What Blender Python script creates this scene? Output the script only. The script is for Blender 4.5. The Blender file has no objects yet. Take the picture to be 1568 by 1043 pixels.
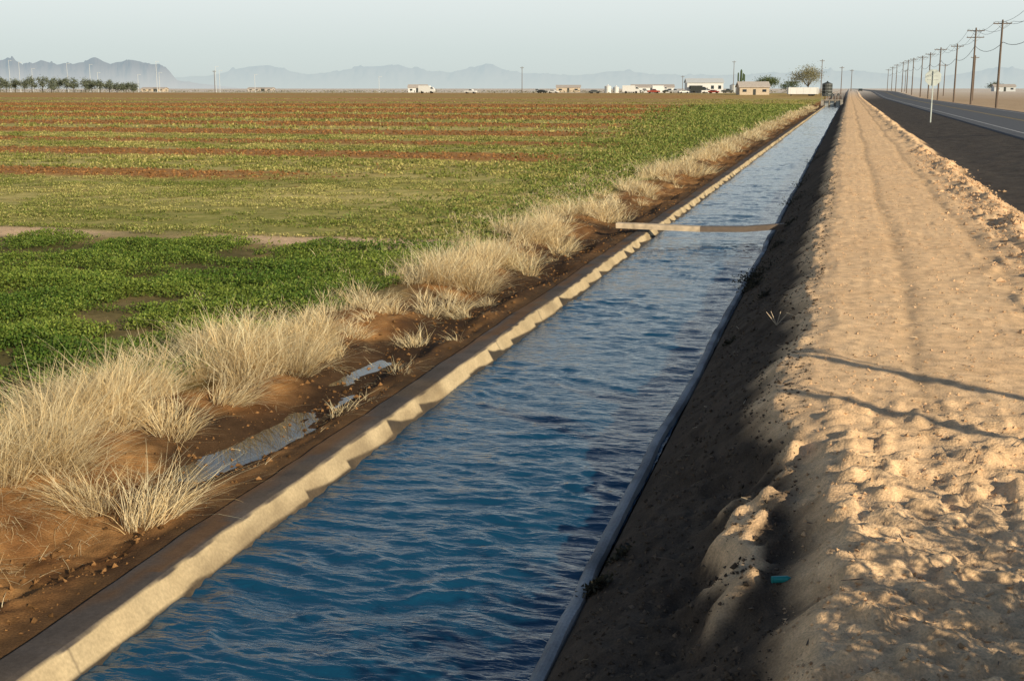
import bpy, math, numpy as np
from mathutils import Vector, Matrix
rng=np.random.default_rng(7)
S=bpy.context.scene
# ---------------- noise -----------------
def h2(ix,iy,s):
    ix=(ix.astype(np.int64)&0xffffffff).astype(np.uint64); iy=(iy.astype(np.int64)&0xffffffff).astype(np.uint64)
    n=(ix*np.uint64(374761393)+iy*np.uint64(668265263)+np.uint64(s*974634777+11))&np.uint64(0xffffffff)
    n=((n^(n>>np.uint64(13)))*np.uint64(1274126177))&np.uint64(0xffffffff)
    n=n^(n>>np.uint64(16))
    return (n&np.uint64(0xffff)).astype(np.float64)/32767.5-1
def vn(x,y,s=0):
    x=np.asarray(x,float);y=np.asarray(y,float)
    x,y=np.broadcast_arrays(x,y)
    xi=np.floor(x);yi=np.floor(y);fx=x-xi;fy=y-yi
    fx=fx*fx*(3-2*fx);fy=fy*fy*(3-2*fy)
    a=h2(xi,yi,s);b=h2(xi+1,yi,s);c=h2(xi,yi+1,s);d=h2(xi+1,yi+1,s)
    return (a*(1-fx)+b*fx)*(1-fy)+(c*(1-fx)+d*fx)*fy
def fbm(x,y,o=3,s=0):
    t=0;a=1;n=0
    for i in range(o):
        t=t+a*vn(x*2**i+i*17.3,y*2**i-i*9.1,s+i);n+=a;a*=.5
    return t/n
def ss(a,b,x):
    t=np.clip((x-a)/(b-a),0,1);return t*t*(3-2*t)
# ---------------- mesh helpers ----------------
def npmesh(name,V,Fq,mat,col=None,smooth=False):
    V=np.asarray(V,np.float32).reshape(-1,3);Fq=np.asarray(Fq,np.int32)
    k=Fq.shape[1]
    me=bpy.data.meshes.new(name)
    me.vertices.add(len(V));me.vertices.foreach_set('co',V.ravel())
    me.loops.add(Fq.size);me.loops.foreach_set('vertex_index',Fq.ravel())
    me.polygons.add(len(Fq));me.polygons.foreach_set('loop_start',np.arange(0,Fq.size,k,dtype=np.int32))
    me.polygons.foreach_set('use_smooth',np.full(len(Fq),smooth))
    me.update(calc_edges=True)
    if col is not None:
        c=np.ones((len(V),4),np.float32);c[:,:3]=col
        at=me.color_attributes.new('Col','FLOAT_COLOR','POINT');at.data.foreach_set('color',c.ravel())
    me.materials.append(mat)
    o=bpy.data.objects.new(name,me);S.collection.objects.link(o);return o
def grid_faces(nr,nc):
    i=np.arange(nr-1)[:,None]*nc+np.arange(nc-1)[None,:]
    return np.stack([i,i+1,i+nc+1,i+nc],-1).reshape(-1,4)
# ---------------- materials ----------------
def nodes(name):
    m=bpy.data.materials.new(name);m.use_nodes=True
    return m,m.node_tree.nodes,m.node_tree.links,m.node_tree.nodes['Principled BSDF']
def mat_attr(name,rough=.95,s1=8,s2=70,var=.25,bump=.4,bd=.02,transl=0,spec=.1,bs=60):
    m,N,L,P=nodes(name)
    at=N.new('ShaderNodeAttribute');at.attribute_name='Col'
    tc=N.new('ShaderNodeTexCoord')
    out=at.outputs['Color']
    for s in (s1,s2):
        n=N.new('ShaderNodeTexNoise');n.inputs['Scale'].default_value=s;n.inputs['Detail'].default_value=4
        L.new(tc.outputs['Object'],n.inputs['Vector'])
        mr=N.new('ShaderNodeMapRange');mr.inputs[1].default_value=.3;mr.inputs[2].default_value=.7
        mr.inputs[3].default_value=1-var;mr.inputs[4].default_value=1+var
        L.new(n.outputs['Fac'],mr.inputs[0])
        mx=N.new('ShaderNodeVectorMath');mx.operation='SCALE'
        L.new(out,mx.inputs[0]);L.new(mr.outputs[0],mx.inputs['Scale']);out=mx.outputs[0]
    L.new(out,P.inputs['Base Color'])
    P.inputs['Roughness'].default_value=rough;P.inputs['Specular IOR Level'].default_value=spec
    if bump:
        n=N.new('ShaderNodeTexNoise');n.inputs['Scale'].default_value=bs;n.inputs['Detail'].default_value=6
        L.new(tc.outputs['Object'],n.inputs['Vector'])
        b=N.new('ShaderNodeBump');b.inputs['Strength'].default_value=bump;b.inputs['Distance'].default_value=bd
        L.new(n.outputs['Fac'],b.inputs['Height']);L.new(b.outputs[0],P.inputs['Normal'])
    if transl:
        t=N.new('ShaderNodeBsdfTranslucent');L.new(out,t.inputs['Color'])
        mix=N.new('ShaderNodeMixShader');mix.inputs[0].default_value=transl
        L.new(P.outputs[0],mix.inputs[1]);L.new(t.outputs[0],mix.inputs[2])
        L.new(mix.outputs[0],N['Material Output'].inputs['Surface'])
    return m
def mat_plain(name,c,rough=.7,var=.15,scale=5,metal=0,bump=0.1,spec=.3):
    m,N,L,P=nodes(name)
    tc=N.new('ShaderNodeTexCoord');n=N.new('ShaderNodeTexNoise');n.inputs['Scale'].default_value=scale;n.inputs['Detail'].default_value=6
    L.new(tc.outputs['Object'],n.inputs['Vector'])
    r=N.new('ShaderNodeValToRGB');r.color_ramp.elements[0].position=.3;r.color_ramp.elements[1].position=.7
    r.color_ramp.elements[0].color=[x*(1-var) for x in c]+[1];r.color_ramp.elements[1].color=[min(1,x*(1+var)) for x in c]+[1]
    L.new(n.outputs['Fac'],r.inputs[0]);L.new(r.outputs[0],P.inputs['Base Color'])
    P.inputs['Roughness'].default_value=rough;P.inputs['Metallic'].default_value=metal;P.inputs['Specular IOR Level'].default_value=spec
    b=N.new('ShaderNodeBump');b.inputs['Strength'].default_value=bump;b.inputs['Distance'].default_value=.01
    L.new(n.outputs['Fac'],b.inputs['Height']);L.new(b.outputs[0],P.inputs['Normal'])
    return m
M_ground=mat_attr('soil',bump=.6,bd=.015,bs=60,var=.2)
M_conc=mat_attr('concrete_lining',s1=3,s2=40,var=.14,bump=.3,bd=.008,rough=.85,bs=90)
M_straw=mat_attr('straw',s1=3,s2=20,var=.1,bump=0,transl=.3,rough=.7)
M_leaf=mat_attr('leaf',s1=2,s2=20,var=.15,bump=0,transl=.3,rough=.6,spec=.3)
M_clod=mat_attr('clod',s1=10,s2=60,var=.15,bump=.4,bd=.01)
M_wood=mat_plain('weathered_wood',(.16,.12,.09),scale=8)
M_beam=mat_plain('beam_wood',(.55,.43,.29),scale=6,var=.3)
M_white=mat_plain('white_paint',(.72,.71,.68),scale=3,var=.06)
M_pale=mat_plain('pale_paint',(.55,.57,.57),scale=3,var=.06)
M_grey=mat_plain('galvanised_metal',(.45,.47,.46),rough=.45,metal=.4)
M_sign=mat_plain('sign_back',(.5,.54,.5),rough=.6,scale=3,var=.08)
M_dark=mat_plain('dark_metal',(.05,.055,.05),rough=.5)
M_glass=mat_plain('window_glass',(.03,.04,.05),rough=.1,spec=.6)
M_roof=mat_plain('roof_sheet',(.5,.44,.38),scale=2)
M_tan=mat_plain('stucco',(.55,.45,.33),scale=3)
M_rub=mat_plain('rubber',(.02,.02,.02),rough=.9)
M_red=mat_plain('red_paint',(.3,.05,.03),rough=.4);M_blue=mat_plain('blue_paint',(.06,.1,.2),rough=.4);M_silver=mat_plain('silver_paint',(.5,.5,.5),rough=.35,metal=.3)
M_cactus=mat_plain('cactus_skin',(.06,.09,.04),scale=20)
M_bark=mat_plain('bark',(.1,.075,.05),scale=12,bump=.5)
M_concp=mat_plain('plain_concrete',(.4,.36,.3),scale=6,var=.25)
M_teal=mat_plain('teal_plastic',(.02,.26,.25),rough=.3)
M_cable=mat_plain('cable_black',(.02,.02,.02))
# ---------------- builder ----------------
class B:
    def __init__(s): s.v=[];s.f=[];s.m=[];s.mats=[]
    def mi(s,m):
        if m not in s.mats:s.mats.append(m)
        return s.mats.index(m)
    def raw(s,v,f,m):
        k=len(s.v);s.v+= [tuple(a) for a in v]
        for a in f:s.f.append([k+i for i in a]);s.m.append(s.mi(m))
    def box(s,c,d,m):
        x,y,z=c;a,b,h=d[0]/2,d[1]/2,d[2]/2
        v=[(x+i*a,y+j*b,z+k*h) for k in(-1,1) for j in(-1,1) for i in(-1,1)]
        s.raw(v,[(0,2,3,1),(4,5,7,6),(0,1,5,4),(2,6,7,3),(0,4,6,2),(1,3,7,5)],m)
    def cyl(s,p0,p1,r0,r1,m,n=10):
        p0=Vector(p0);p1=Vector(p1);d=(p1-p0).normalized()
        a=d.orthogonal().normalized();b=d.cross(a)
        v=[];
        for p,r in((p0,r0),(p1,r1)):
            for i in range(n):
                t=2*math.pi*i/n;v.append(p+a*math.cos(t)*r+b*math.sin(t)*r)
        f=[(i,(i+1)%n,n+(i+1)%n,n+i) for i in range(n)]+[tuple(range(n))[::-1],tuple(range(n,2*n))]
        s.raw(v,f,m)
    def prism(s,prof,y0,y1,m):
        n=len(prof);v=[(x,y0,z) for x,z in prof]+[(x,y1,z) for x,z in prof]
        s.raw(v,[(i,(i+1)%n,n+(i+1)%n,n+i) for i in range(n)]+[tuple(range(n))[::-1],tuple(range(n,2*n))],m)
    def tube(s,pts,rs,m,n=10):
        for i in range(len(pts)-1): s.cyl(pts[i],pts[i+1],rs[i],rs[i+1],m,n)
    def done(s,name,loc=(0,0,0),rz=0,bevel=0):
        me=bpy.data.meshes.new(name);me.from_pydata([tuple(a) for a in s.v],[],s.f)
        for m in s.mats:me.materials.append(m)
        me.polygons.foreach_set('material_index',s.m);me.update()
        o=bpy.data.objects.new(name,me);S.collection.objects.link(o);o.location=loc;o.rotation_euler=(0,0,rz)
        if bevel:
            b=o.modifiers.new('b','BEVEL');b.width=bevel;b.segments=2
        return o
# ---------------- terrain height ----------------
KX=np.array([-9000,-9,-7.4,-6.7,-6.1,-5.75,-5.3,-5.05,-4.85,-4.70,-4.62,-4.6,-1.66,-1.62,-1.56,-.4,-.1,2.7,3.15,3.6,4.0,5,8.6,8.9,18.3,19,22,9000])
KZ=np.array([.22,.22,.26,.30,.18,.05,.05,.16,.17,.14,.0,-.5,-.5,-.1,.05,.92,.97,.94,1.00,.82,.6,.62,.9,.93,.93,.86,.7,.7])
CANAL_END=262.
def rise(Y): return 1.3*ss(330,560,Y)
def base_prof(X,Y):
    w=.17*fbm(Y/1.7,Y*0,3,5)+.07*vn(Y*2.2,Y*0,9)+.42*(1-ss(8.5,10.5,Y))
    g=ss(-1.5,-.5,X)*(1-ss(.6,2.6,X))
    w2=.35*fbm(Y/2.1,Y*0+3,3,25); g2=ss(1.6,2.8,X)*(1-ss(4.2,6,X))
    w3=.2*fbm(Y/1.3,Y*0+8,3,35); g3=ss(-7.5,-6.2,X)*(1-ss(-5.0,-4.76,X))
    Xw=X-w*g-w2*g2-w3*g3
    return np.interp(Xw,KX,KZ)
def lit_island(X,Y):
    near=ss(5.7,7.2,Y+.6*vn(X*3,Y*0,14))*(1-ss(7.8,9.6,Y+.8*vn(X*4,Y*0,15)))
    cx=-.58+.14*vn(Y*1.1,Y*0,12)+.07*vn(Y*5,Y*0,13); d=X-cx+.08*vn(X*7,Y*6,18)
    return near*np.where(d<0,np.exp(-(np.abs(d)/.17)**2.2),np.exp(-(np.abs(d)/.20)**2.0))*(.76+.24*fbm(Y*2.2,X*3,2,16))
def height(X,Y):
    X=np.asarray(X,float);Y=np.asarray(Y,float)
    z=base_prof(X,Y)
    fill=ss(CANAL_END-3,CANAL_END,Y)
    z=np.where((X>-5)&(X<-1.4),z*(1-fill)+.5*fill,z)
    bank=ss(-1.5,-1.2,X)*(1-ss(4,5,X))
    z=z+bank*(.022*fbm(X/.9,Y/1.3,3,1)+.012*fbm(X/.14,Y/.14,3,2)+.014*ss(.35,.9,vn(X/.22,Y/.22,3)))
    tr=lambda c,s:np.exp(-((X-c-.12*vn(Y/6,Y*0,s))/.13)**2)
    z=z-.03*(tr(.75,201)+tr(2.1,201))*ss(8,11,Y)*(.65+.35*vn(X/.1,Y/.12,202))
    slope=ss(-1.5,-1.3,X)*(1-ss(-.4,-.1,X)); z=z+slope*(.035*fbm(X/.25,Y/.3,3,4)+.025*fbm(X/.08,Y/.1,2,44))
    z=z+.26*lit_island(X,Y)*(1+.2*fbm(X/.12,Y/.15,2,17))
    z=z+.035*np.exp(-((X-.08-.12*vn(Y*1.5,Y*0,19))/.16)**2)*(1-ss(9.5,11,Y))*(.7+.5*vn(Y*2.6,X*3,20))
    rough=(1-ss(8,12,Y))*bank*ss(-.35,.2,X)
    z=z+rough*(.045*fbm(X/.34,Y/.26,3,41)+.055*ss(.05,.7,vn(X/.13,Y/.08,43))+.03*fbm(X/.08,Y/.06,2,45))
    berm=np.exp(-((X-3.1-.35*fbm(Y/2.1,Y*0+3,3,25))/.45)**2); z=z+berm*(.17*fbm(X/.4,Y/.9,3,6)+.04)
    rr=np.exp(-((X-2.5-.4*vn(Y/3,Y*0,29))/.3)**2)*(1-ss(40,60,Y)); z=z+rr*.08*ss(0,.7,fbm(X/.3,Y/.6,3,30))
    sh=ss(3.6,4.2,X)*(1-ss(7.5,8.6,X)); z=z+sh*(.05*fbm(X/.6,Y/.8,3,7))
    strip=ss(-7.6,-7.0,X)*(1-ss(-5.0,-4.8,X))
    dip=np.exp(-((X+5.5)/.38)**4)*ss(8.5,10,Y)*(1-ss(20,24,Y))
    z=z+strip*((.05*fbm(X/.5,Y/.6,3,8)+.03*fbm(X/.13,Y/.13,3,9))*(1-.7*dip)+.06*vn(X/1.2,Y/.9,19))
    fld=(1-ss(-7.4,-7,X))
    bw=brown(X,Y)
    z=z+fld*(.04*fbm(X/1.2,Y/1.2,3,10)+bw*(.05+.09*np.abs(fbm(X/.45,Y/.4,3,11))))
    oth=ss(20,24,X);z=z+oth*.12*fbm(X/4,Y/4,3,13)
    return z+rise(Y)
STR=[(41.0,44.8,1.),(55,60.5,1),(69,74,.95),(83,92,1),(102,114,1),(127,146,1),(160,190,1),(205,262,1),(285,345,1),(370,520,1)]
def brown(X,Y):
    Yw=Y+(.9+.005*Y)*fbm(X/6,Y/6,3,60)
    r=0*Y
    for a,b,c in STR:
        w=.5+.006*a
        k=c*ss(a-w,a+w*.4,Yw)*(1-ss(b-w*.4,b+w,Yw))
        if a<50: k=k*(1-ss(-24,-15,X))
        r=np.maximum(r,k)
    patch=ss(.3,.65,fbm(X/3,Y/1.6,3,61))*.35*ss(24,40,Y)
    green_edge=1-.85*ss(-10-.12*Y,-6-.05*Y,X+4*fbm(X/5,Y/5,2,77))
    return np.clip(np.maximum(r,patch)*green_edge,0,1)
def mixc(a,b,t): return a*(1-t[...,None])+b*t[...,None]
C=lambda *a:np.array(a)
def ground_col(X,Y):
    n1=fbm(X/1.5,Y/1.5,4,50)*.5+.5; n2=fbm(X/.3,Y/.3,3,51)*.5+.5; n3=fbm(X/14,Y/5,3,52)*.5+.5
    one=np.ones(X.shape)
    f=mixc(C(.12,.10,.035),C(.26,.19,.085),ss(.35,.7,n1))
    mid=mixc(C(.27,.26,.065),C(.55,.45,.17),ss(.3,.7,n2*.5+n3*.5))
    f=mixc(f,mid,ss(23,27,Y))
    bare=(1-ss(.4,1.1,np.abs(Y-24.8+.5*vn(X/3,X*0,3))))*ss(.25,.5,vn(X/5,X*0,4)*.5+.5); f=mixc(f,C(.66,.46,.28)*one[...,None],bare)
    b=mixc(C(.25,.12,.042),C(.45,.245,.09),n2)
    f=mixc(f,b,brown(X,Y))
    farc=mixc(C(.46,.27,.11),C(.38,.31,.11),ss(.4,.6,fbm(X/60,Y/14,3,54)*.5+.5))
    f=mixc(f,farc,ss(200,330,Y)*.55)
    f=mixc(f,C(.66,.58,.49)*one[...,None],ss(500,620,Y))  # distant ground painted pale to stand for haze
    c=f
    s=mixc(C(.15,.068,.025),C(.46,.245,.09),ss(.25,.75,n1*.6+n2*.4))
    wet=.93*np.exp(-((X+5.45+.2*vn(Y/1.2,Y*0,33))/.48)**4)*ss(8,10,Y)*(1-ss(26,36,Y))+.75*ss(.45,.62,n1)
    s=mixc(s,C(.045,.027,.016)*one[...,None],np.clip(wet,0,.93))
    s=mixc(s,C(.045,.03,.018)*one[...,None],.8*np.exp(-((X+4.80)/.14)**2))
    c=mixc(c,s,ss(-7.3,-6.6,X+.4*vn(Y,Y*0,3)))
    k=mixc(C(.76,.485,.26),C(.90,.63,.37),n1*.5+n2*.5)
    tk=np.exp(-((X-.75-.12*vn(Y/6,Y*0,201))/.14)**2)+np.exp(-((X-2.1-.12*vn(Y/6,Y*0,201))/.14)**2)
    k=k*(1-.16*tk*ss(8,11,Y))[...,None]
    dk=mixc(C(.060,.043,.030),C(.125,.09,.062),n2)  # shade of the canal slope, painted as darker soil
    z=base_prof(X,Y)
    bk=mixc(dk,k,np.clip(ss(.66,.90,z+.14*(n2-.5))+.95*ss(.25,.65,lit_island(X,Y)+.35*(n2-.5)),0,1))  # sunlit patch on the shaded slope painted in the pale bank colour
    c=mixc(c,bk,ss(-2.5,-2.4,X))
    sh=mixc(C(.055,.048,.043),C(.10,.085,.07),n2)  # shade between bank and road, painted as dark ground
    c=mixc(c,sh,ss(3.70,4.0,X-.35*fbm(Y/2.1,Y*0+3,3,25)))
    c=mixc(c,mixc(C(.40,.28,.17),C(.54,.40,.26),n1),ss(18.4,19.2,X))
    c=mixc(c,C(.66,.58,.49)*one[...,None],ss(300,620,Y)*ss(-7,-6,X))  # haze tone painted on the far bank and roadside too
    return np.clip(c,0.01,.92)
def geo(a,b,n): return np.geomspace(a,b,n)
xs=np.concatenate([-geo(9000,200,60)[:-1],-geo(200,8,270)[:-1],np.arange(-8,-4.74,.035),[-4.71,-4.68,-4.63,-4.6,-4.2,-3,-1.7,-1.66,-1.62,-1.59],
   np.arange(-1.56,2.0,.026),np.arange(2.0,3.8,.035),np.arange(3.8,9,.1),np.arange(9,22,.6),geo(22,9000,90)])
ys=[-200,-60,-25,-10,-4,0,1.5,2.5,3.5];y=4.3
while y<9000:
    ys.append(y);y+=max(.026,.0054*y) if y<10 else .0058*y
ys=np.array(ys)
XX,YY=np.meshgrid(xs,ys)
ZZ=height(XX,YY)
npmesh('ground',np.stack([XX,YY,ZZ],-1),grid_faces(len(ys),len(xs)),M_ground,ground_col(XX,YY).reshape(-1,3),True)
# ---------------- road ----------------
ry=np.concatenate([[-200,-20],np.arange(0,700,5),geo(700,8000,40)])
def strip(name,x0,x1,z,mat,y=ry):
    V=np.stack([np.repeat(np.array([[x0,x1]]),len(y),0),np.repeat(y[:,None],2,1),np.repeat((z+rise(y))[:,None],2,1)],-1)
    return npmesh(name,V,grid_faces(len(y),2),mat)
M_asph=mat_plain('asphalt',(.09,.095,.105),rough=.8,scale=30,var=.3,bump=.4)
xr=np.array([8.75,8.85,18.35,18.45])
V=np.stack([np.repeat(xr[None],len(ry),0),np.repeat(ry[:,None],4,1),(np.array([.9,.985,.985,.9])[None]+rise(ry)[:,None])],-1)
npmesh('road',V,grid_faces(len(ry),4),M_asph)
M_line=mat_plain('line_paint',(.5,.5,.5),var=.35,scale=10);M_yel=mat_plain('yellow_paint',(.4,.28,.06),var=.3,scale=10)
strip('road_edge_line',9.75,9.86,.990,M_line);strip('road_edge_line',17.3,17.4,.990,M_line)
strip('road_centre_line',13.4,13.5,.990,M_yel);strip('road_centre_line',13.65,13.75,.990,M_yel)
# ---------------- canal lining ----------------
ly=[-30.,-10.,0.];y=4.
while y<CANAL_END: ly.append(y);y+=max(.02,.003*y)
ly=np.array(ly+[CANAL_END])
def lining(name,prof,colf,wob,sd):
    P=np.array(prof);n=len(P)
    w=wob*fbm(ly/3,ly*0+sd,3,sd)
    X=P[None,:,0]+w[:,None];Z=np.repeat(P[None,:,1],len(ly),0)
    Y=np.repeat(ly[:,None],n,1)
    Z=Z+.008*fbm(X*4,Y*3,3,sd+2);X=X+.018*fbm(Z*6+3,Y*1.5,3,sd+4)
    npmesh(name,np.stack([X,Y,Z],-1),grid_faces(len(ly),n),M_conc,colf(X,Y,Z).reshape(-1,3),False)
pl=[(-4.74,.03),(-4.73,.165),(-4.70,.182),(-4.6,.186),(-4.5,.187),(-4.45,.184),(-4.43,.168)]+[(-4.43+.12*t,.168-.22*t) for t in np.linspace(.05,1,16)]+[(-4.1,-.3)]
def cl(X,Y,Z):
    one=np.ones(X.shape)
    n=fbm(X*3,Y*2,3,70)*.5+.5
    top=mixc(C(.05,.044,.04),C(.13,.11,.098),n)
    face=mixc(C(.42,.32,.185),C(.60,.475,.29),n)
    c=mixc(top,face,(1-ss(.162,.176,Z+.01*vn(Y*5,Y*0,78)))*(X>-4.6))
    per=1.15;q=Y+.4*vn(Y*.7,Y*0,71);ph=(q/per)%1
    sc=.014+.14*np.clip(1-ph*1.5,0,1)**1.3*np.clip(vn(np.floor(q/per)*3.3,Y*0,72)*.7+.5,0,1)*ss(6,11,Y)+.04*np.clip(fbm(Y*1.6,Y*0,4,73),0,1)
    c=mixc(c,C(.06,.05,.04)*one[...,None],((X>-4.46)*(1-ss(sc-.012,sc+.012,Z))))  # scalloped shadow edge painted dark along the foot of the face
    crack=(np.abs((Y)%2.4-1.2)<.011).astype(float)*(X>-4.5)
    stain=ss(.45,.8,fbm(Y*1.3,Z*3,3,76)*.5+.5)*.5
    c=mixc(c,C(.14,.10,.06)*one[...,None],stain)
    mud=ss(.52,.62,fbm(Y*.8,X*4,4,79)*.5+.5)*(X<-4.5)
    c=mixc(c,C(.15,.08,.035)*one[...,None],mud*.7)
    return mixc(c,C(.10,.08,.06)*one[...,None],crack*.5)
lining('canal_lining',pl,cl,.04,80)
pr=[(-2.0,-.35),(-1.72,-.02),(-1.70,.015),(-1.69,.04),(-1.67,.06),(-1.65,.068),(-1.625,.07),(-1.60,.065),(-1.59,.0)]
lining('canal_lining',pr,lambda X,Y,Z:mixc(C(.24,.24,.235),C(.46,.46,.44),ss(.2,.8,fbm(X*3,Y*2,4,90)*.5+.5)),.06,84)
# ---------------- water ----------------
wx=np.linspace(-4.55,-1.6,130)
wy=[-30.,-10.,0.,2.];y=4.
while y<CANAL_END: wy.append(y);y+=max(.018,.0033*y)
wy=np.array(wy);WX,WY=np.meshgrid(wx,wy)
dx=.3*fbm(WX/1.1,WY/1.1,2,101);dy=.3*fbm(WX/1.1+9,WY/1.1,2,102)
a=WX+dx;b=WY+dy
WZ=.026*fbm(a/.7,b/.30,3,100)+.018*(1-np.abs(fbm(a/.5+b*.5,b/.2,2,103))*2)+.012*fbm(a/.2,b/.07,2,104)
WZ=WZ*(.75+.8*fbm(WX/1.3,WY/2.0,2,105))
m,N,L,P=nodes('canal_water_surface')
P.inputs['Base Color'].default_value=(.006,.058,.118,1);P.inputs['Roughness'].default_value=.06;P.inputs['IOR'].default_value=1.5
tc=N.new('ShaderNodeTexCoord');mp=N.new('ShaderNodeMapping');mp.inputs['Scale'].default_value=(4,12,1)
n=N.new('ShaderNodeTexNoise');n.inputs['Scale'].default_value=1.4;n.inputs['Detail'].default_value=5;n.inputs['Distortion'].default_value=.8
L.new(tc.outputs['Object'],mp.inputs[0]);L.new(mp.outputs[0],n.inputs['Vector'])
bp=N.new('ShaderNodeBump');bp.inputs['Strength'].default_value=.5;bp.inputs['Distance'].default_value=.03
L.new(n.outputs['Fac'],bp.inputs['Height']);L.new(bp.outputs[0],P.inputs['Normal'])
M_water=m
npmesh('canal_water',np.stack([WX,WY,WZ-.01],-1),grid_faces(len(wy),len(wx)),M_water,None,True)
M_pud=mat_plain('puddle_surface',(.05,.045,.035),rough=.03,scale=3,bump=.03,spec=1)
npmesh('puddle',[(-6.0,9,.034),(-5.05,9,.034),(-5.05,22,.034),(-6.0,22,.034)],[(0,1,2,3)],M_pud)
# ---------------- blades / leaves ----------------
def blades(name,P,D,L,W,col,mat,droop=.35,seg=3):
    n=len(P);th=rng.uniform(0,2*np.pi,n);side=np.stack([np.cos(th),np.sin(th),0*th],-1)
    V=np.zeros((n,seg+1,2,3));bend=rng.normal(0,.28,(n,3));bend[:,2]=0
    dr=droop*rng.uniform(.2,1.8,n)
    for k in range(seg+1):
        t=k/seg
        c=P+D*(L*t)[:,None]+bend*(L*t*t)[:,None];c[:,2]-=dr*L*t*t*.8
        w=(W*(1-.85*t**1.5)/2)[:,None]*side
        V[:,k,0]=c-w;V[:,k,1]=c+w
    bi=(np.arange(n)*(seg+1)*2)[:,None,None]
    k=np.arange(seg)[None,:,None]*2
    F=(bi+k+np.array([0,1,3,2])[None,None,:]).reshape(-1,4)
    cc=np.repeat(col[:,None,:],(seg+1)*2,1)
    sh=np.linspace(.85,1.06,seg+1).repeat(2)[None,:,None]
    return npmesh(name,V,F,mat,np.clip(cc*sh,0,.95).reshape(-1,3))
def leaves(name,P,size,col,mat,up=.6):
    n=len(P);d=rng.normal(0,1,(n,3));d[:,2]=np.abs(d[:,2])*up;d/=np.linalg.norm(d,axis=1)[:,None]
    e=rng.normal(0,1,(n,3));s=np.cross(d,e);s/=np.linalg.norm(s,axis=1)[:,None]
    size=size[:,None]
    V=np.stack([P,P+d*size*.5+s*size*.28,P+d*size,P+d*size*.5-s*size*.28],1)
    F=np.arange(n*4).reshape(-1,4)
    return npmesh(name,V,F,mat,np.repeat(col,4,0))
Pl=[];Dl=[];Ll=[];Wl=[];Cl=[]
def clump(x,y,hh,nb,rad,wd,flat=False,lean=None):
    nb=max(4,int(nb))
    r=rad*np.sqrt(rng.uniform(0,1,nb));a=rng.uniform(0,2*np.pi,nb)
    px=x+r*np.cos(a);py=y+r*np.sin(a)
    pz=height(px,py)-.02
    spread=.75 if not flat else 2.5
    if lean is None: lean=rng.normal(0,.42,2)+C(.12,0)
    d=np.stack([np.cos(a)*r/rad*spread+rng.normal(0,.32,nb)+lean[0],np.sin(a)*r/rad*spread+rng.normal(0,.32,nb)+lean[1],np.ones(nb)*(1 if not flat else .25)],-1)
    d/=np.linalg.norm(d,axis=1)[:,None]
    L=hh*rng.uniform(.3,1.05,nb);tall=rng.uniform(0,1,nb)<.06;L=np.where(tall&(not flat),L*1.35,L)
    Pl.append(np.stack([px,py,pz],-1));Dl.append(d);Ll.append(L);Wl.append(wd*rng.uniform(.5,1.4,nb))
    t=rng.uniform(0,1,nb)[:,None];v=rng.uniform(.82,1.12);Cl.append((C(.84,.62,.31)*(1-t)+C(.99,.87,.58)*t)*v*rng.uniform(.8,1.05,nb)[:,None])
y=5.2
while y<235:
    dn=float(fbm(np.array(y*.5),np.array(0.),3,204))*.5+.5
    d=float(ss(.28,.60,dn))
    if y<12: d=max(d,.5)
    for j in range(4 if y<40 else 3):
        if rng.uniform()>.36+.45*d: continue
        x=-6.6+rng.normal(0,.45)-(.7*rng.uniform() if y<14 else 0)
        hh=(.28+.48*d)*rng.uniform(.55,1.3)
        if y>40: hh*=.9
        nb=(430 if y<15 else 230 if y<30 else 110 if y<70 else 48)*(.35+.65*d)
        clump(x,y+rng.uniform(-.2,.2),hh,nb,.09+.12*d+.002*y,.0040+.00033*y)
    if rng.uniform()<.75: clump(-6.0+rng.normal(0,.25),y,.26,(110 if y<20 else 40),.22,.005+.0003*y,True)
    if rng.uniform()<.5 and y<60: clump(-7.4+rng.normal(0,.3),y,.34,90 if y<25 else 40,.2,.005+.0003*y)
    y+=.34+.006*y
for i in range(105): clump(rng.uniform(-6.9,-5.5),rng.uniform(5.2,9.6),.32,75,.3,.0045,True)
for i in range(40): clump(-5.3+rng.normal(0,.25),rng.uniform(5.5,30),.2,30,.14,.006,True)
for i in range(8): clump(-4.62+.07*i+rng.uniform(-.05,.05),16.9+rng.uniform(-.15,.15),.32,70,.12,.009,True,(1.2,.2))
for i in range(12): clump(-4.98+rng.uniform(-.15,.1),13.3+rng.uniform(-2.5,2.5),.3,35,.12,.007,i%2==0)
for i in range(330):
    yy=rng.uniform(9,60);clump(-7.6-abs(rng.normal(0,.9))-.01*yy,yy,.3,30,.15,.005+.0003*yy)
for i in range(140):
    yy=5.5+rng.uniform()**1.6*30;clump(rng.choice([rng.uniform(-1.4,-.2),rng.uniform(.2,3.4)]),yy,.10,5,.08,.003+.0002*yy,True)
blades('dry_grass',np.concatenate(Pl),np.concatenate(Dl),np.concatenate(Ll),np.concatenate(Wl),np.concatenate(Cl),M_straw)
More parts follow.
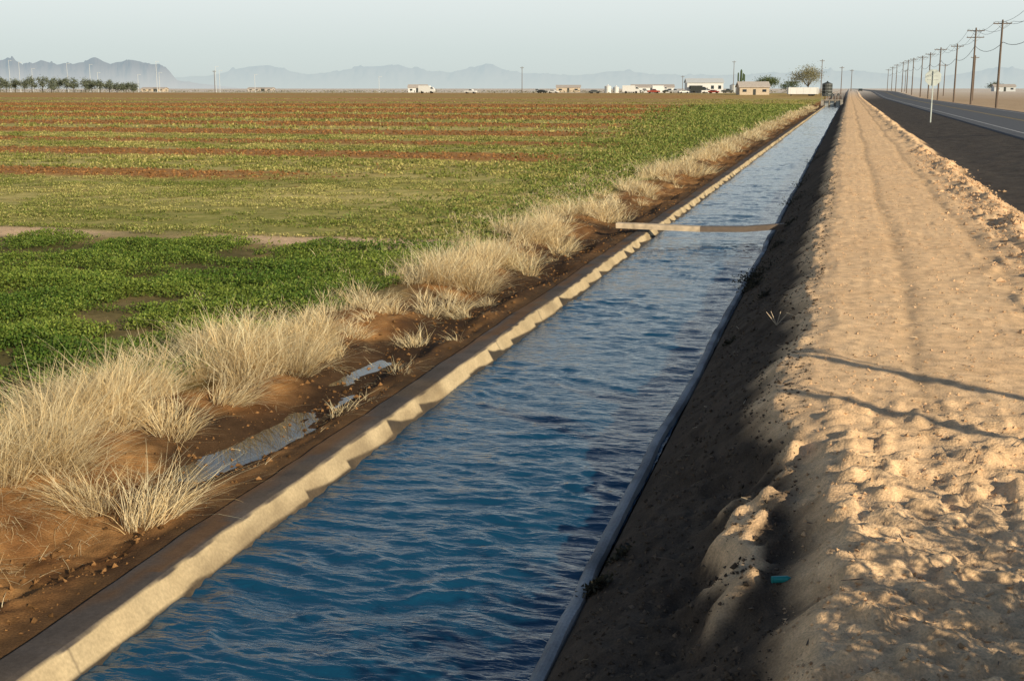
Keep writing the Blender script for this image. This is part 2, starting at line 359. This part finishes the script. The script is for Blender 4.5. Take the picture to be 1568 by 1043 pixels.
# crop
def crop(n,y0,y1,size,hgt,colA,colB,thr,seed,ncl):
    y=y0+(y1-y0)*rng.uniform(0,1,n*3)**.85;x=-7.1-rng.uniform(0,1,n*3)*(y*1.0-3)
    pn=fbm(x/1.3,y/1.0,3,seed)
    keep=(pn>thr+.25*rng.normal(0,1,len(x))*.5)&(rng.uniform(0,1,len(x))>brown(x,y)*.99)&(x>-1.02*y-1)
    keep&=~((np.abs(y-24.8+.5*vn(x/3,x*0,3))<.6)&(vn(x/5,x*0,4)>-.3))
    x=x[keep][:n];y=y[keep][:n];pn=pn[keep][:n]
    x=np.repeat(x,ncl);y=np.repeat(y,ncl);k=len(x)
    hh=hgt*(0.4+.8*ss(-.3,.6,np.repeat(pn,ncl)))
    sp=size*1.3
    px=x+rng.normal(0,sp,k);py=y+rng.normal(0,sp,k);f=rng.uniform(0,1,k);pz=height(px,py)+f*hh
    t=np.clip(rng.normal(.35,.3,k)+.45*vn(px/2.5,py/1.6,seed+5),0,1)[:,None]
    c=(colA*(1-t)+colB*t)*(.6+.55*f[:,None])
    return np.stack([px,py,pz],-1),size*rng.uniform(.6,1.4,k),c
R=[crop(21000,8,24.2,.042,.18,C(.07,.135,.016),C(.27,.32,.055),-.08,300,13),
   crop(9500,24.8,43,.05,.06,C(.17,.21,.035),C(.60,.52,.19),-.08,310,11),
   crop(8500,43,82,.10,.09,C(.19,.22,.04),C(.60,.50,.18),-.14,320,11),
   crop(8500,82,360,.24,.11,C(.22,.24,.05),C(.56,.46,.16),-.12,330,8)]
def edge(n):
    y=rng.uniform(22,230,n);x=-7.3-np.abs(rng.normal(0,1,n))*(1.2+.035*y)
    x=np.repeat(x,10);y=np.repeat(y,10);k=len(x);s=.04+.0013*y
    px=x+rng.normal(0,1,k)*s*1.3;py=y+rng.normal(0,1,k)*s*1.3;f=rng.uniform(0,1,k)
    t=rng.uniform(0,1,k)[:,None]
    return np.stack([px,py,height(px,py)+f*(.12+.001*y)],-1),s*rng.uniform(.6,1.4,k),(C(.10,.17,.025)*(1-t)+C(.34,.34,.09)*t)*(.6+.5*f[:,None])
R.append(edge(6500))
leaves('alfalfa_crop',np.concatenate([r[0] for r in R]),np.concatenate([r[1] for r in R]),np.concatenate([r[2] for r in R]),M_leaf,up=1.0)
# clods and stones
OV=np.array([(1,0,0),(-1,0,0),(0,1,0),(0,-1,0),(0,0,1),(0,0,-1)],float);OF=np.array([(0,2,4),(2,1,4),(1,3,4),(3,0,4),(2,0,5),(1,2,5),(3,1,5),(0,3,5)])
def clods(name,x,y,s,col):
    n=len(x);V=OV[None]*rng.uniform(.55,1.3,(n,6,1))+rng.normal(0,.18,(n,6,3))
    V*=s[:,None,None];V[:,:,2]*=.75
    a=rng.uniform(0,6.28,n);ca,sa=np.cos(a)[:,None],np.sin(a)[:,None]
    X=V[:,:,0]*ca-V[:,:,1]*sa;Y=V[:,:,0]*sa+V[:,:,1]*ca
    V=np.stack([X+x[:,None],Y+y[:,None],V[:,:,2]+(height(x,y)+s*.15)[:,None]],-1)
    F=(np.arange(n)[:,None,None]*6+OF[None]).reshape(-1,3)
    npmesh(name,V,F,M_clod,np.repeat(col,6,0),False)
n=20000;y=5+rng.uniform(0,1,n)**2*45;x=rng.uniform(-.2,3.9,n);s=.004+.018*rng.uniform(0,1,n)**5
c=C(.70,.46,.26)*rng.uniform(.6,1.1,n)[:,None]
n2=4500;y2=5+rng.uniform(0,1,n2)**1.5*50;x2=3.15+.35*fbm(y2/2.1,y2*0+3,3,25)+rng.normal(0,.4,n2);s2=.015+.05*rng.uniform(0,1,n2)**3
n3=8000;y3=5+rng.uniform(0,1,n3)**1.6*35;x3=rng.uniform(-1.5,-.2,n3);s3=.006+.02*rng.uniform(0,1,n3)**3
clods('bank_clods',np.r_[x,x2,x3],np.r_[y,y2,y3],np.r_[s,s2,s3],np.r_[c,C(.68,.45,.26)*rng.uniform(.7,1.1,n2)[:,None],C(.11,.08,.055)*rng.uniform(.5,1.5,n3)[:,None]])  # slope clods darkened to match the painted shade
n=7000;y=5.3+rng.uniform(0,1,n)**1.5*60;x=rng.uniform(-6.4,-4.8,n);s=.006+.03*rng.uniform(0,1,n)**5
X1=[x];Y1=[y];S1=[s];C1=[C(.28,.145,.056)*rng.uniform(.3,1.15,n)[:,None]]
n=120000;y=38+rng.uniform(0,1,n)**1.4*200;x=-8-rng.uniform(0,1,n)*(y-2);k=(rng.uniform(0,1,n)<brown(x,y)**2.5);x=x[k][:34000];y=y[k][:34000]
X1.append(x);Y1.append(y);S1.append((.03+.0007*y)*rng.uniform(.4,1.4,len(x)));C1.append(C(.29,.145,.052)*rng.uniform(.45,1.25,len(x))[:,None])
clods('field_clods',np.concatenate(X1),np.concatenate(Y1),np.concatenate(S1),np.concatenate(C1))
# dark weeds at the right water edge
P=[];
for (x,y,r,k) in [(-1.5,22.5,.3,600),(-1.45,21.2,.2,350),(-1.52,7.9,.09,260),(-1.45,8.4,.07,120),(-1.5,38,.35,300),(-1.2,30,.2,200),(-1.35,16,.08,80),(-1.3,26,.2,200),(-1.1,19,.12,100),(-1.45,45,.4,300),(-1.4,60,.5,300)]:
    q=rng.normal(0,r*.5,(k,3));q[:,0]+=x;q[:,1]+=y*1.;q[:,2]=height(q[:,0],q[:,1]).clip(.02)+np.abs(q[:,2])*.6;P.append(q)
P=np.concatenate(P);leaves('canal_weeds',P,rng.uniform(.025,.06,len(P)),np.ones((len(P),3))*C(.05,.045,.028)*rng.uniform(.6,1.5,len(P))[:,None],M_leaf,1)
def hz(x,y): return float(height(np.array(x),np.array(y)))
b=B()
for i in range(60):
    x=rng.uniform(-1.3,1.6);y=rng.uniform(5.5,18);z=hz(x,y);a=rng.uniform(0,6.28);l=rng.uniform(.04,.16)
    b.cyl((x,y,z+.01),(x+l*math.cos(a),y+l*math.sin(a),z+.03),.004,.002,M_wood if i%2 else M_beam,5)
x,y=-.72,15.4;z=hz(x,y)
for a in (.4,1.3,2.2,2.9): b.cyl((x,y,z),(x+.14*math.cos(a),y+.1*math.sin(a),z+.16),.008,.004,M_beam,5)
b.done('twigs')
b=B();b.cyl((0,0,.022),(.09,0,.022),.02,.022,M_teal,12);b.cyl((.09,0,.022),(.115,0,.022),.022,.009,M_teal,12);b.cyl((.115,0,.022),(.13,0,.022),.009,.009,M_white,10)
b.done('plastic_bottle',(-.28,6.72,hz(-.24,6.72)),.3)
# ---------------- crossbeam over canal ----------------
b=B();pts=[(-5.15,28.7,.33),(-4.4,28.8,.31),(-3.2,28.95,.27),(-2.2,29.1,.28),(-1.3,29.25,.36)]
for i in range(4):
    p,q=pts[i],pts[i+1];b.raw([(p[0],p[1]-.13,p[2]-.06),(p[0],p[1]+.13,p[2]-.06),(p[0],p[1]+.13,p[2]+.06),(p[0],p[1]-.13,p[2]+.06),(q[0],q[1]-.13,q[2]-.06),(q[0],q[1]+.13,q[2]-.06),(q[0],q[1]+.13,q[2]+.06),(q[0],q[1]-.13,q[2]+.06)],
      ([(0,1,2,3)] if i==0 else [])+[(0,4,5,1),(1,5,6,2),(2,6,7,3),(3,7,4,0)]+([(4,7,6,5)] if i==3 else []),M_beam if i<2 else M_wood)  # right half in darker wood to paint its shade
b.done('wooden_plank')
# ---------------- canal gate ----------------
b=B();Y=CANAL_END-6
b.box((-5.0,Y,.5),(.5,4,1.2),M_concp);b.box((-1.3,Y,.6),(.5,4,1.3),M_concp);b.box((-3.15,Y+1.9,.45),(3.2,.3,1.3),M_concp)
b.box((-3.15,Y-.6,1.25),(4.2,.9,.12),M_concp)
for x in(-4.2,-3.1,-2.0):
    b.box((x-.4,Y-.2,1.0),(.08,.1,2.0),M_dark);b.box((x+.4,Y-.2,1.0),(.08,.1,2.0),M_dark);b.box((x,Y-.2,2.02),(.9,.12,.1),M_dark);b.box((x,Y-.27,.5),(.7,.04,1.1),M_grey)
    b.cyl((x,Y-.2,1),(x,Y-.2,2.7),.03,.03,M_grey,8);b.cyl((x,Y-.2,2.3),(x,Y-.16,2.34),.25,.25,M_dark,12)
for x in (-5.1,-3.9,-2.5,-1.2): b.cyl((x,Y-1,1.3),(x,Y-1,2.2),.025,.025,M_grey,6)
b.cyl((-5.1,Y-1,2.2),(-1.2,Y-1,2.2),.025,.025,M_grey,6)
b.done('canal_gate')
# ---------------- utility poles ----------------
def upole(x,y,h=12.2,arm=2.4,rz=0.,r=.17,arms=1,name='utility_pole'):
    b=B();b.cyl((0,0,-.3),(0,0,h),r,r*.65,M_wood,10)
    for k in range(arms):
        z=h-.5-1.1*k;b.box((0,.2,z),(arm,.12,.14),M_wood)
        for s in(-1,-.45,.45,1): b.cyl((s*arm/2*.93,.2,z+.07),(s*arm/2*.93,.2,z+.27),.05,.035,M_grey,6)
        for s in(-1,1): b.cyl((s*arm*.3,.17,z-.05),(0,.17,z-.75),.025,.025,M_grey,5)
    return b.done(name,(x,y,hz(x,y)),rz)
PX=20.3;py=[68,107,147,187,228,268,308,350,392,435,480,530,585,650,730]
hs=[12.3,12.3,12.6,12.,12.8,11.5,12,12,12,12,12,12,12,12,12]
for i,yy in enumerate(py): upole(PX+(i%3-1)*.25,yy,hs[i],2.4 if i%2 else 2.8,0,.19,2 if i in(2,4) else 1)
for (x,y,h) in [(27,300,10),(29,420,10),(34,520,11),(25,610,10)]: upole(x,y,h,1.8,.2)
b=B()
def sag(p,q,s,r,m,n=14):
    p=Vector(p);q=Vector(q);pts=[]
    for i in range(n+1):
        t=i/n;v=p.lerp(q,t);v.z-=4*s*t*(1-t);pts.append(v)
    b.tube(pts,[r]*len(pts),m,5)
for i in range(len(py)-1):
    for off in(-1.15,0,1.15):
        x0=PX+off;sag((x0,py[i]+.2,hz(PX,py[i])+hs[i]-.2),(x0,py[i+1]+.2,hz(PX,py[i+1])+hs[i+1]-.2),.9 if off else 1.3,.022,M_cable,8)
    sag((PX,py[i],hz(PX,py[i])+hs[i]-3),(PX,py[i+1],hz(PX,py[i+1])+hs[i+1]-3),1.1,.035,M_cable,8)
b.done('power_lines')
# unseen poles and cable, added right of frame to cast shadow lines on the bank
upole(8.35,6.0,5.0,.5,.3,.12)
upole(8.45,4.35,5.3,.5,.3,.11)
upole(26,-8,9,1.6,.5,.14)
b=B();sag((8.45,4.35,hz(8.4,4.35)+4.9),(26,-8,hz(26,-8)+8.6),1.2,.06,M_cable,24);b.done('shadow_cable')
# ---------------- helpers for distant placement ----------------
TH=math.atan(.2690)
def spot(a,d):  # a: tangent of bearing off the view axis, d: distance along it
    x=-math.sin(TH)*d+a*d*math.cos(TH);y=math.cos(TH)*d+a*d*math.sin(TH);return x,y
b=B();b.box((0,0,2.0),(.09,.07,4.3),M_sign)
s=.70;o=[(s*math.cos(math.pi/8+i*math.pi/4),3.6+s*math.sin(math.pi/8+i*math.pi/4)) for i in range(8)]
b.prism(o,.05,.075,M_sign);b.box((0,.035,3.75),(.9,.02,.05),M_grey);b.box((0,.035,3.45),(.9,.02,.05),M_grey)
b.done('traffic_sign',(6.6,108,hz(6.6,108)),.25)
# ---------------- buildings ----------------
def house(name,a,d,w,dep,h,rh,wall,roof,rz=0.3,win=3):
    x,y=spot(a,d);z=hz(x,y)
    e=bpy.data.objects.new(name,None);S.collection.objects.link(e);e.location=(x,y,z);e.rotation_euler=(0,0,rz)
    def part(bb,n): o=bb.done(n);o.parent=e
    b=B();b.box((0,0,h/2-.2),(w,dep,h+.4),wall);b.raw([(-w/2,-dep/2,h),(-w/2,dep/2,h),(-w/2,0,h+rh),(w/2,-dep/2,h),(w/2,dep/2,h),(w/2,0,h+rh)],[(0,2,1),(3,4,5)],wall);part(b,'walls')
    b=B();o=.4
    for s in(-1,1):
        b.raw([(-w/2-o,s*(dep/2+o),h-.1),(w/2+o,s*(dep/2+o),h-.1),(w/2+o,0,h+rh+.1),(-w/2-o,0,h+rh+.1),(-w/2-o,s*(dep/2+o),h+.08),(w/2+o,s*(dep/2+o),h+.08),(w/2+o,0,h+rh+.28),(-w/2-o,0,h+rh+.28)],[(0,1,2,3),(4,5,6,7),(0,1,5,4),(0,3,7,4),(1,2,6,5)],roof)
    part(b,'roof')
    b=B()
    for i in range(win):
        xx=-w/2+w*(i+.5)/win
        if i==win//2: continue
        b.box((xx,-dep/2-.03,h*.55),(min(1.8,w/win*.4),.08,h*.33),M_glass)
    b.box((w/2+.03,0,h*.55),(.08,dep*.25,h*.3),M_glass);part(b,'windows')
    b=B();xx=-w/2+w*(win//2+.5)/win;b.box((xx,-dep/2-.04,1.0),(1.0 if w<14 else 2.4,.1,2.1 if w<14 else 2.4),M_dark);part(b,'door')
house('stucco_house',.192,470,11,8,2.8,1.8,M_tan,M_roof,.25)
house('farm_building',.153,560,16,9,4.5,1.6,M_white,M_pale,.25,5)
house('farm_building',.112,600,20,9,2.6,1.0,M_white,M_roof,.2,5)
house('farm_building',.045,640,12,8,2.4,1.0,M_tan,M_roof,.2,3)
house('farm_building',-.075,620,9,6,2.4,1.2,M_white,M_roof,.2,3)
house('farm_building',-.285,760,14,8,1.8,.6,M_tan,M_roof,.2,4)
house('farm_building',-.20,820,16,8,1.8,.6,M_roof,M_roof,.2,4)
house('farm_building',.392,620,10,7,2.4,.9,M_pale,M_roof,.1,3)
b=B();b.box((0,0,1.75),(10.5,2.5,2.3),M_white);b.box((0,0,.55),(10.2,.8,.2),M_dark)
for x in(2.6,3.7):
    for s in(-1,1): b.cyl((x,s*.85,.42),(x,s*1.2,.42),.42,.42,M_rub,14)
b.box((-4,-.6,.35),(.15,.15,.8),M_dark);b.box((-4,.6,.35),(.15,.15,.8),M_dark)
for x in(-4.6,-2.3,0,2.3,4.6): b.box((x,-1.265,1.75),(.06,.03,2.2),M_grey)
b.box((4.9,-1.27,1.6),(.05,.04,1.8),M_dark)
x,y=spot(.232,440);b.done('cargo_trailer',(x,y,hz(x,y)),.25,.04)
def tank(name,a,d,r,h,m):
    b=B();b.cyl((0,0,-.2),(0,0,h),r,r,m,24);b.cyl((0,0,h),(0,0,h+r*.35),r,.2,m,24);b.cyl((0,0,h+r*.35),(0,0,h+r*.35+.3),.25,.25,m,8)
    for z in np.linspace(.8,h-.2,4): b.cyl((0,0,z),(0,0,z+.08),r*1.015,r*1.015,M_grey,24)
    b.box((r+.12,0,h/2),(.05,.05,h),M_grey);b.box((r+.12,.4,h/2),(.05,.05,h),M_grey)
    x,y=spot(a,d);b.done(name,(x,y,hz(x,y)),-1.8)
tank('water_tank',.2515,430,1.75,4.2,M_dark);tank('storage_tank',.0765,560,1.5,2.9,M_white);tank('storage_tank',.083,565,1.3,2.5,M_white)
tank('storage_tank',.176,600,1.4,3.5,M_grey)
def car(a,d,m,kind,rz):
    b=B()
    if kind=='pickup': body=[(-2.7,.45),(2.6,.45),(2.7,.8),(2.55,1.1),(1.3,1.2),(.7,1.8),(-.5,1.82),(-.7,1.2),(-2.7,1.2)];win=[(1.12,1.22),(.66,1.72),(-.42,1.74),(-.55,1.22)]
    elif kind=='car': body=[(-2.2,.35),(2.2,.35),(2.25,.7),(2.1,.9),(1.1,1.0),(.4,1.42),(-1.0,1.45),(-1.7,1.05),(-2.25,.95)];win=[(.95,1.0),(.36,1.36),(-.95,1.38),(-1.45,1.05)]
    else: body=[(-3.6,.6),(3.4,.6),(3.6,1.2),(3.4,1.8),(2.7,2.6),(1.6,2.65),(1.55,3.2),(-3.6,3.2)];win=[(3.3,1.85),(2.68,2.5),(1.9,2.5),(1.9,1.85)]
    b.prism(body,-.9,.9,m);b.prism(win,-.915,.915,M_glass);L=body[1][0]
    r=.36 if kind!='truck' else .48
    for x in(-L*.62,L*.62):
        for s in(-1,1):b.cyl((x,s*.68,r),(x,s*.93,r),r,r,M_rub,14)
    x,y=spot(a,d);b.done({'pickup':'pickup_truck','car':'parked_car','truck':'box_truck'}[kind],(x,y,hz(x,y)),rz,.04)
cars=[(.095,M_white,'truck'),(.100,M_dark,'pickup'),(.107,M_white,'car'),(.113,M_red,'pickup'),(.118,M_white,'truck'),(.124,M_dark,'car'),(.130,M_silver,'pickup'),(.137,M_white,'car'),(.142,M_blue,'pickup'),(.149,M_dark,'truck'),(.156,M_white,'pickup'),(.161,M_red,'car'),(.168,M_silver,'car'),(.172,M_dark,'pickup'),
 (-.068,M_white,'truck'),(-.033,M_white,'pickup'),(.02,M_silver,'pickup'),(.024,M_dark,'car'),(.033,M_white,'car'),(.066,M_dark,'car')]
for i,(a,m,k) in enumerate(cars): car(a,520+((i*37)%50),m,k,rng.uniform(-.3,.6))
car(.278,610,M_dark,'car',1.57)
b=B();H=9.4
b.tube([(0,0,-.2),(0,0,H*.5),(0,0,H*.93),(0,0,H)],[.42,.48,.4,.12],M_cactus,14)
for (s,z0,o,z1) in((1,3.6,1.25,7.6),(-1,4.4,1.1,8.2),(1,5.2,.85,8.0)):
    b.tube([(0,0,z0),(s*o*.6,.1,z0+.1),(s*o,.1,z0+.7),(s*o,.1,z1-.3),(s*o,.1,z1)],[.26,.3,.3,.27,.1],M_cactus,12)
x,y=spot(.1825,480);b.done('saguaro_cactus',(x,y,hz(x,y)),.25)
def tree(name,a,d,H,Wd,colA,colB,n=2600,lf=.45):
    x,y=spot(a,d);z=hz(x,y)
    e=bpy.data.objects.new(name,None);S.collection.objects.link(e);e.location=(x,y,z)
    b=B();b.tube([(0,0,-.3),(.1,0,H*.22),(.2,.1,H*.45)],[.32,.24,.14],M_bark,8);cen=[]
    for i in range(9):
        t=i/9*6.28+rng.uniform(-.3,.3);rr=Wd*.5*rng.uniform(.45,.85);hh=H*rng.uniform(.5,.88)
        p=(rr*math.cos(t),rr*math.sin(t),hh);b.tube([(.1,0,H*.25),(p[0]*.5,p[1]*.5,H*.5),p],[.14,.1,.04],M_bark,6);cen.append(p)
    cen.append((0,0,H*.85));o=b.done('trunk_and_limbs');o.parent=e
    cen=np.array(cen);k=rng.integers(0,len(cen),n)
    q=cen[k]+rng.normal(0,1,(n,3))*C(Wd*.13,Wd*.13,H*.12)
    q[:,2]=np.clip(q[:,2],H*.12,None)
    t=rng.uniform(0,1,(n,1));o=leaves('crown',q,rng.uniform(.6,1.4,n)*lf,(colA*(1-t)+colB*t),M_leaf,.8);o.parent=e
tree('mesquite_tree',.204,500,6.2,9,C(.07,.10,.03),C(.16,.19,.07))
tree('cottonwood_tree',.236,520,10.5,12,C(.20,.19,.10),C(.38,.34,.19),5200,.4)
tree('mesquite_tree',.222,540,5,7,C(.07,.10,.03),C(.14,.17,.06),1500)
tree('mesquite_tree',.385,640,4.5,8,C(.07,.09,.04),C(.14,.15,.07),1200)
b=B();Q=[];
for i in range(20):
    a=-.43+.0068*i+rng.uniform(-.0015,.0015);d=610+rng.uniform(-8,8);x,y=spot(a,d);z=hz(x,y);H=rng.uniform(4.8,7.2)*(1-.012*i)+( .8 if 6<i<16 else 0)
    b.tube([(x,y,z-.2),(x+.1,y,z+H*.5),(x,y,z+H*.8)],[.2,.14,.06],M_bark,6)
    for j in range(4):
        t=rng.uniform(0,6.28);b.cyl((x,y,z+H*.35),(x+1.1*math.cos(t),y+1.1*math.sin(t),z+H*.7),.07,.03,M_bark,4)
    q=rng.normal(0,1,(700,3))*C(1.1,1.1,H*.19)+C(x,y,z+H*.66);Q.append(q)
    for j in range(5):
        q=rng.normal(0,1,(130,3))*C(.5,.5,.5)+C(x+rng.normal(0,1.4),y+rng.normal(0,1.4),z+H*rng.uniform(.35,1.0));Q.append(q)
e=bpy.data.objects.new('distant_tree_row',None);S.collection.objects.link(e)
o=b.done('trunks');o.parent=e
Q=np.concatenate(Q);t=rng.uniform(0,1,(len(Q),1));o=leaves('crowns',Q,rng.uniform(.35,.7,len(Q)),C(.13,.16,.11)*(1-t)+C(.25,.27,.19)*t,M_leaf,.8);o.parent=e
n=16000;y=rng.uniform(500,640,n);x=rng.uniform(-560,-8,n);kk=fbm(x/9,y/9,2,400)>.2;x=x[kk];y=y[kk]
p=np.stack([x,y,height(x,y)+rng.uniform(0,.8,len(x))],-1);t=rng.uniform(0,1,(len(x),1));leaves('desert_scrub',p,rng.uniform(.4,.9,len(x)),C(.18,.17,.11)*(1-t)+C(.38,.34,.24)*t,M_leaf,.8)
def lpole(a,d,h,m=M_pale,r=.15):
    x,y=spot(a,d);b=B();b.cyl((0,0,-.3),(0,0,h),r,r*.6,m,8);b.box((.7,0,h-.1),(1.5,.12,.12),m);b.box((1.3,0,h-.2),(.6,.25,.12),m);b.cyl((0,0,0),(0,0,.4),r*1.8,r*1.8,m,8);b.done('light_pole',(x,y,hz(x,y)),.25)
for a,h in((-.392,15),(-.382,12),(-.354,14.5),(-.336,14),(-.330,10),(-.283,15.5),(-.281,10),(-.236,13),(-.233,11),(-.298,9),(-.106,8),(-.40,16),(-.205,9)): lpole(a,640,h)
for a,d,h in((.008,560,11.5),(.2465,440,12.5),(.2625,460,10),(.1765,560,14),(.136,600,8),(.2705,520,9),(-.237,560,10)):
    x,y=spot(a,d);upole(x,y,h,1.7,.25,.16)
# ---------------- mountains ----------------
def mount(name,R,prof,rough,alb,hzB,hzA,seed,depth):
    xsP=np.array([p[0] for p in prof],float);hp=np.array([p[1] for p in prof],float)
    px=np.linspace(xsP[0],xsP[-1],900);hh=np.interp(px,xsP,hp)
    hh=hh*(1+rough*fbm(px/30,px*0,4,seed))+2.6*rough*fbm(px/7,px*0,4,seed+3);hh=np.clip(hh,0,None)
    rows=np.linspace(-1,1,22);A=(px-784)/1919
    V=np.zeros((22,900,3))
    for i,r in enumerate(rows):
        d=R+r*depth;f=(1-abs(r))**.8
        x=-math.sin(TH)*d+A*d*math.cos(TH);y=math.cos(TH)*d+A*d*math.sin(TH)
        hz_=hh*R/1919*f*(1+(0 if i in(11,10) else .35)*fbm(px/12,px*0+i*.35,4,seed+7))
        V[i,:,0]=x;V[i,:,1]=y;V[i,:,2]=hz_-8*abs(r)+1
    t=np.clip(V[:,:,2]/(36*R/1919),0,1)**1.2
    col=(hzB*(1-t[...,None])+hzA*t[...,None]).reshape(-1,3)  # haze painted into the vertex colour, paler toward the foot
    m,N,L,P=nodes(name+'_rock_haze');at=N.new('ShaderNodeAttribute');at.attribute_name='Col'
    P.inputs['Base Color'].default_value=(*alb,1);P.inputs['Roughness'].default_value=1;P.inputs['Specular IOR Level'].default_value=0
    L.new(at.outputs['Color'],P.inputs['Emission Color']);P.inputs['Emission Strength'].default_value=1  # painted haze glows as emission over the rock colour
    try: m.cycles.emission_sampling='NONE'
    except Exception: pass
    npmesh(name,V,grid_faces(22,900),m,col,True)
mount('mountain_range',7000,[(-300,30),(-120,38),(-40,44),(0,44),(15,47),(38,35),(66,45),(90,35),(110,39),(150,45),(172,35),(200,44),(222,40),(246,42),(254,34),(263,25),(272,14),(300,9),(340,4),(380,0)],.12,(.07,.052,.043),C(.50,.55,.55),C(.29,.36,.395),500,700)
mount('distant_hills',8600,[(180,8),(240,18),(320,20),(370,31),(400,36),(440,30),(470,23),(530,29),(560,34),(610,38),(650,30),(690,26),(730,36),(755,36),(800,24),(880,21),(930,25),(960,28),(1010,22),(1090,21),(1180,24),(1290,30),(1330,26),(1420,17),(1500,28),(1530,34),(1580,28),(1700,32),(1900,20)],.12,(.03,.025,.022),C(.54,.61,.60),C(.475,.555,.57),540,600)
# ---------------- unseen shrubs added to throw dappled shadow on the bank ----------------
def shadow_shrub(x,y,H,n):
    z=hz(x,y);e=bpy.data.objects.new('added_shadow_bush',None);S.collection.objects.link(e);e.location=(x,y,z)
    b=B();tips=[]
    for i in range(22):
        t=rng.uniform(0,6.28);l=H*rng.uniform(.5,1);k=rng.uniform(.15,.6)
        p=(l*k*math.cos(t),l*k*math.sin(t),l*.95);b.tube([(0,0,-.05),(p[0]*.4,p[1]*.4,l*.5),p],[.018,.012,.005],M_bark,5);tips.append(p)
    o=b.done('stems');o.parent=e
    tips=np.array(tips);q=tips[rng.integers(0,22,n)]*rng.uniform(.3,1.05,(n,1))+rng.normal(0,.08,(n,3))
    o=leaves('foliage',q,rng.uniform(.03,.07,n),np.ones((n,3))*C(.07,.09,.03),M_leaf,.8);o.parent=e
shadow_shrub(2.1,4.2,1.4,6000);shadow_shrub(2.7,5.0,1.35,5500);shadow_shrub(1.8,3.4,1.1,5000);shadow_shrub(3.4,4.2,1.8,6000);shadow_shrub(3.3,5.6,1.3,4500);shadow_shrub(2.7,3.4,1.6,5500)
# ---------------- light ----------------
EL=math.radians(22.5);az=Vector((.82,-.572)).normalized()
sv=Vector((az.x*math.cos(EL),az.y*math.cos(EL),math.sin(EL)))
sun=bpy.data.lights.new('sun','SUN');sun.energy=5;sun.angle=math.radians(.5);sun.color=(1,.87,.65)
so=bpy.data.objects.new('sun',sun);S.collection.objects.link(so);so.rotation_euler=sv.to_track_quat('Z','Y').to_euler()
W=bpy.data.worlds.new('World');S.world=W;W.use_nodes=True;nt=W.node_tree;NN=nt.nodes;LL=nt.links
sk=NN.new('ShaderNodeTexSky');sk.sky_type='NISHITA';sk.sun_disc=False;sk.sun_elevation=EL;sk.sun_rotation=math.atan2(az.x,az.y)
sk.air_density=1.0;sk.dust_density=.5;sk.ozone_density=2
bg=NN['Background'];STN=.08;bg.inputs['Strength'].default_value=STN
tc=NN.new('ShaderNodeTexCoord');sp=NN.new('ShaderNodeSeparateXYZ');LL.new(tc.outputs['Generated'],sp.inputs[0])
r1=NN.new('ShaderNodeValToRGB');e=r1.color_ramp.elements;e[0].position=0;e[0].color=(.59,.665,.65,1);e[1].position=.085;e[1].color=(.82,.88,.87,1)
x=r1.color_ramp.elements.new(.03);x.color=(.65,.73,.715,1)
LL.new(sp.outputs['Z'],r1.inputs[0])
sc=NN.new('ShaderNodeVectorMath');sc.operation='SCALE';sc.inputs['Scale'].default_value=1/STN;LL.new(r1.outputs[0],sc.inputs[0])
mr=NN.new('ShaderNodeMapRange');mr.interpolation_type='SMOOTHSTEP';mr.inputs[1].default_value=.05;mr.inputs[2].default_value=.45;mr.inputs[3].default_value=.96;mr.inputs[4].default_value=0
LL.new(sp.outputs['Z'],mr.inputs[0])
mx=NN.new('ShaderNodeMix');mx.data_type='RGBA';LL.new(mr.outputs[0],mx.inputs[0]);LL.new(sk.outputs[0],mx.inputs[6]);LL.new(sc.outputs[0],mx.inputs[7])
LL.new(mx.outputs[2],bg.inputs['Color'])
# ---------------- camera ----------------
p=math.atan((521.5-136)/1880)
F=Vector((-math.sin(TH)*math.cos(p),math.cos(TH)*math.cos(p),-math.sin(p)));Rv=Vector((math.cos(TH),math.sin(TH),0));U=Rv.cross(F)
cam=bpy.data.cameras.new('camera');cam.lens=43.17;cam.sensor_width=36;cam.clip_end=30000;cam.clip_start=.05
co=bpy.data.objects.new('camera',cam);S.collection.objects.link(co)
mt=Matrix((Rv,U,-F)).transposed().to_4x4();mt.translation=Vector((0,0,3.5));co.matrix_world=mt
S.camera=co
S.view_settings.view_transform='Standard';S.view_settings.look='None';S.view_settings.exposure=0;S.view_settings.gamma=1
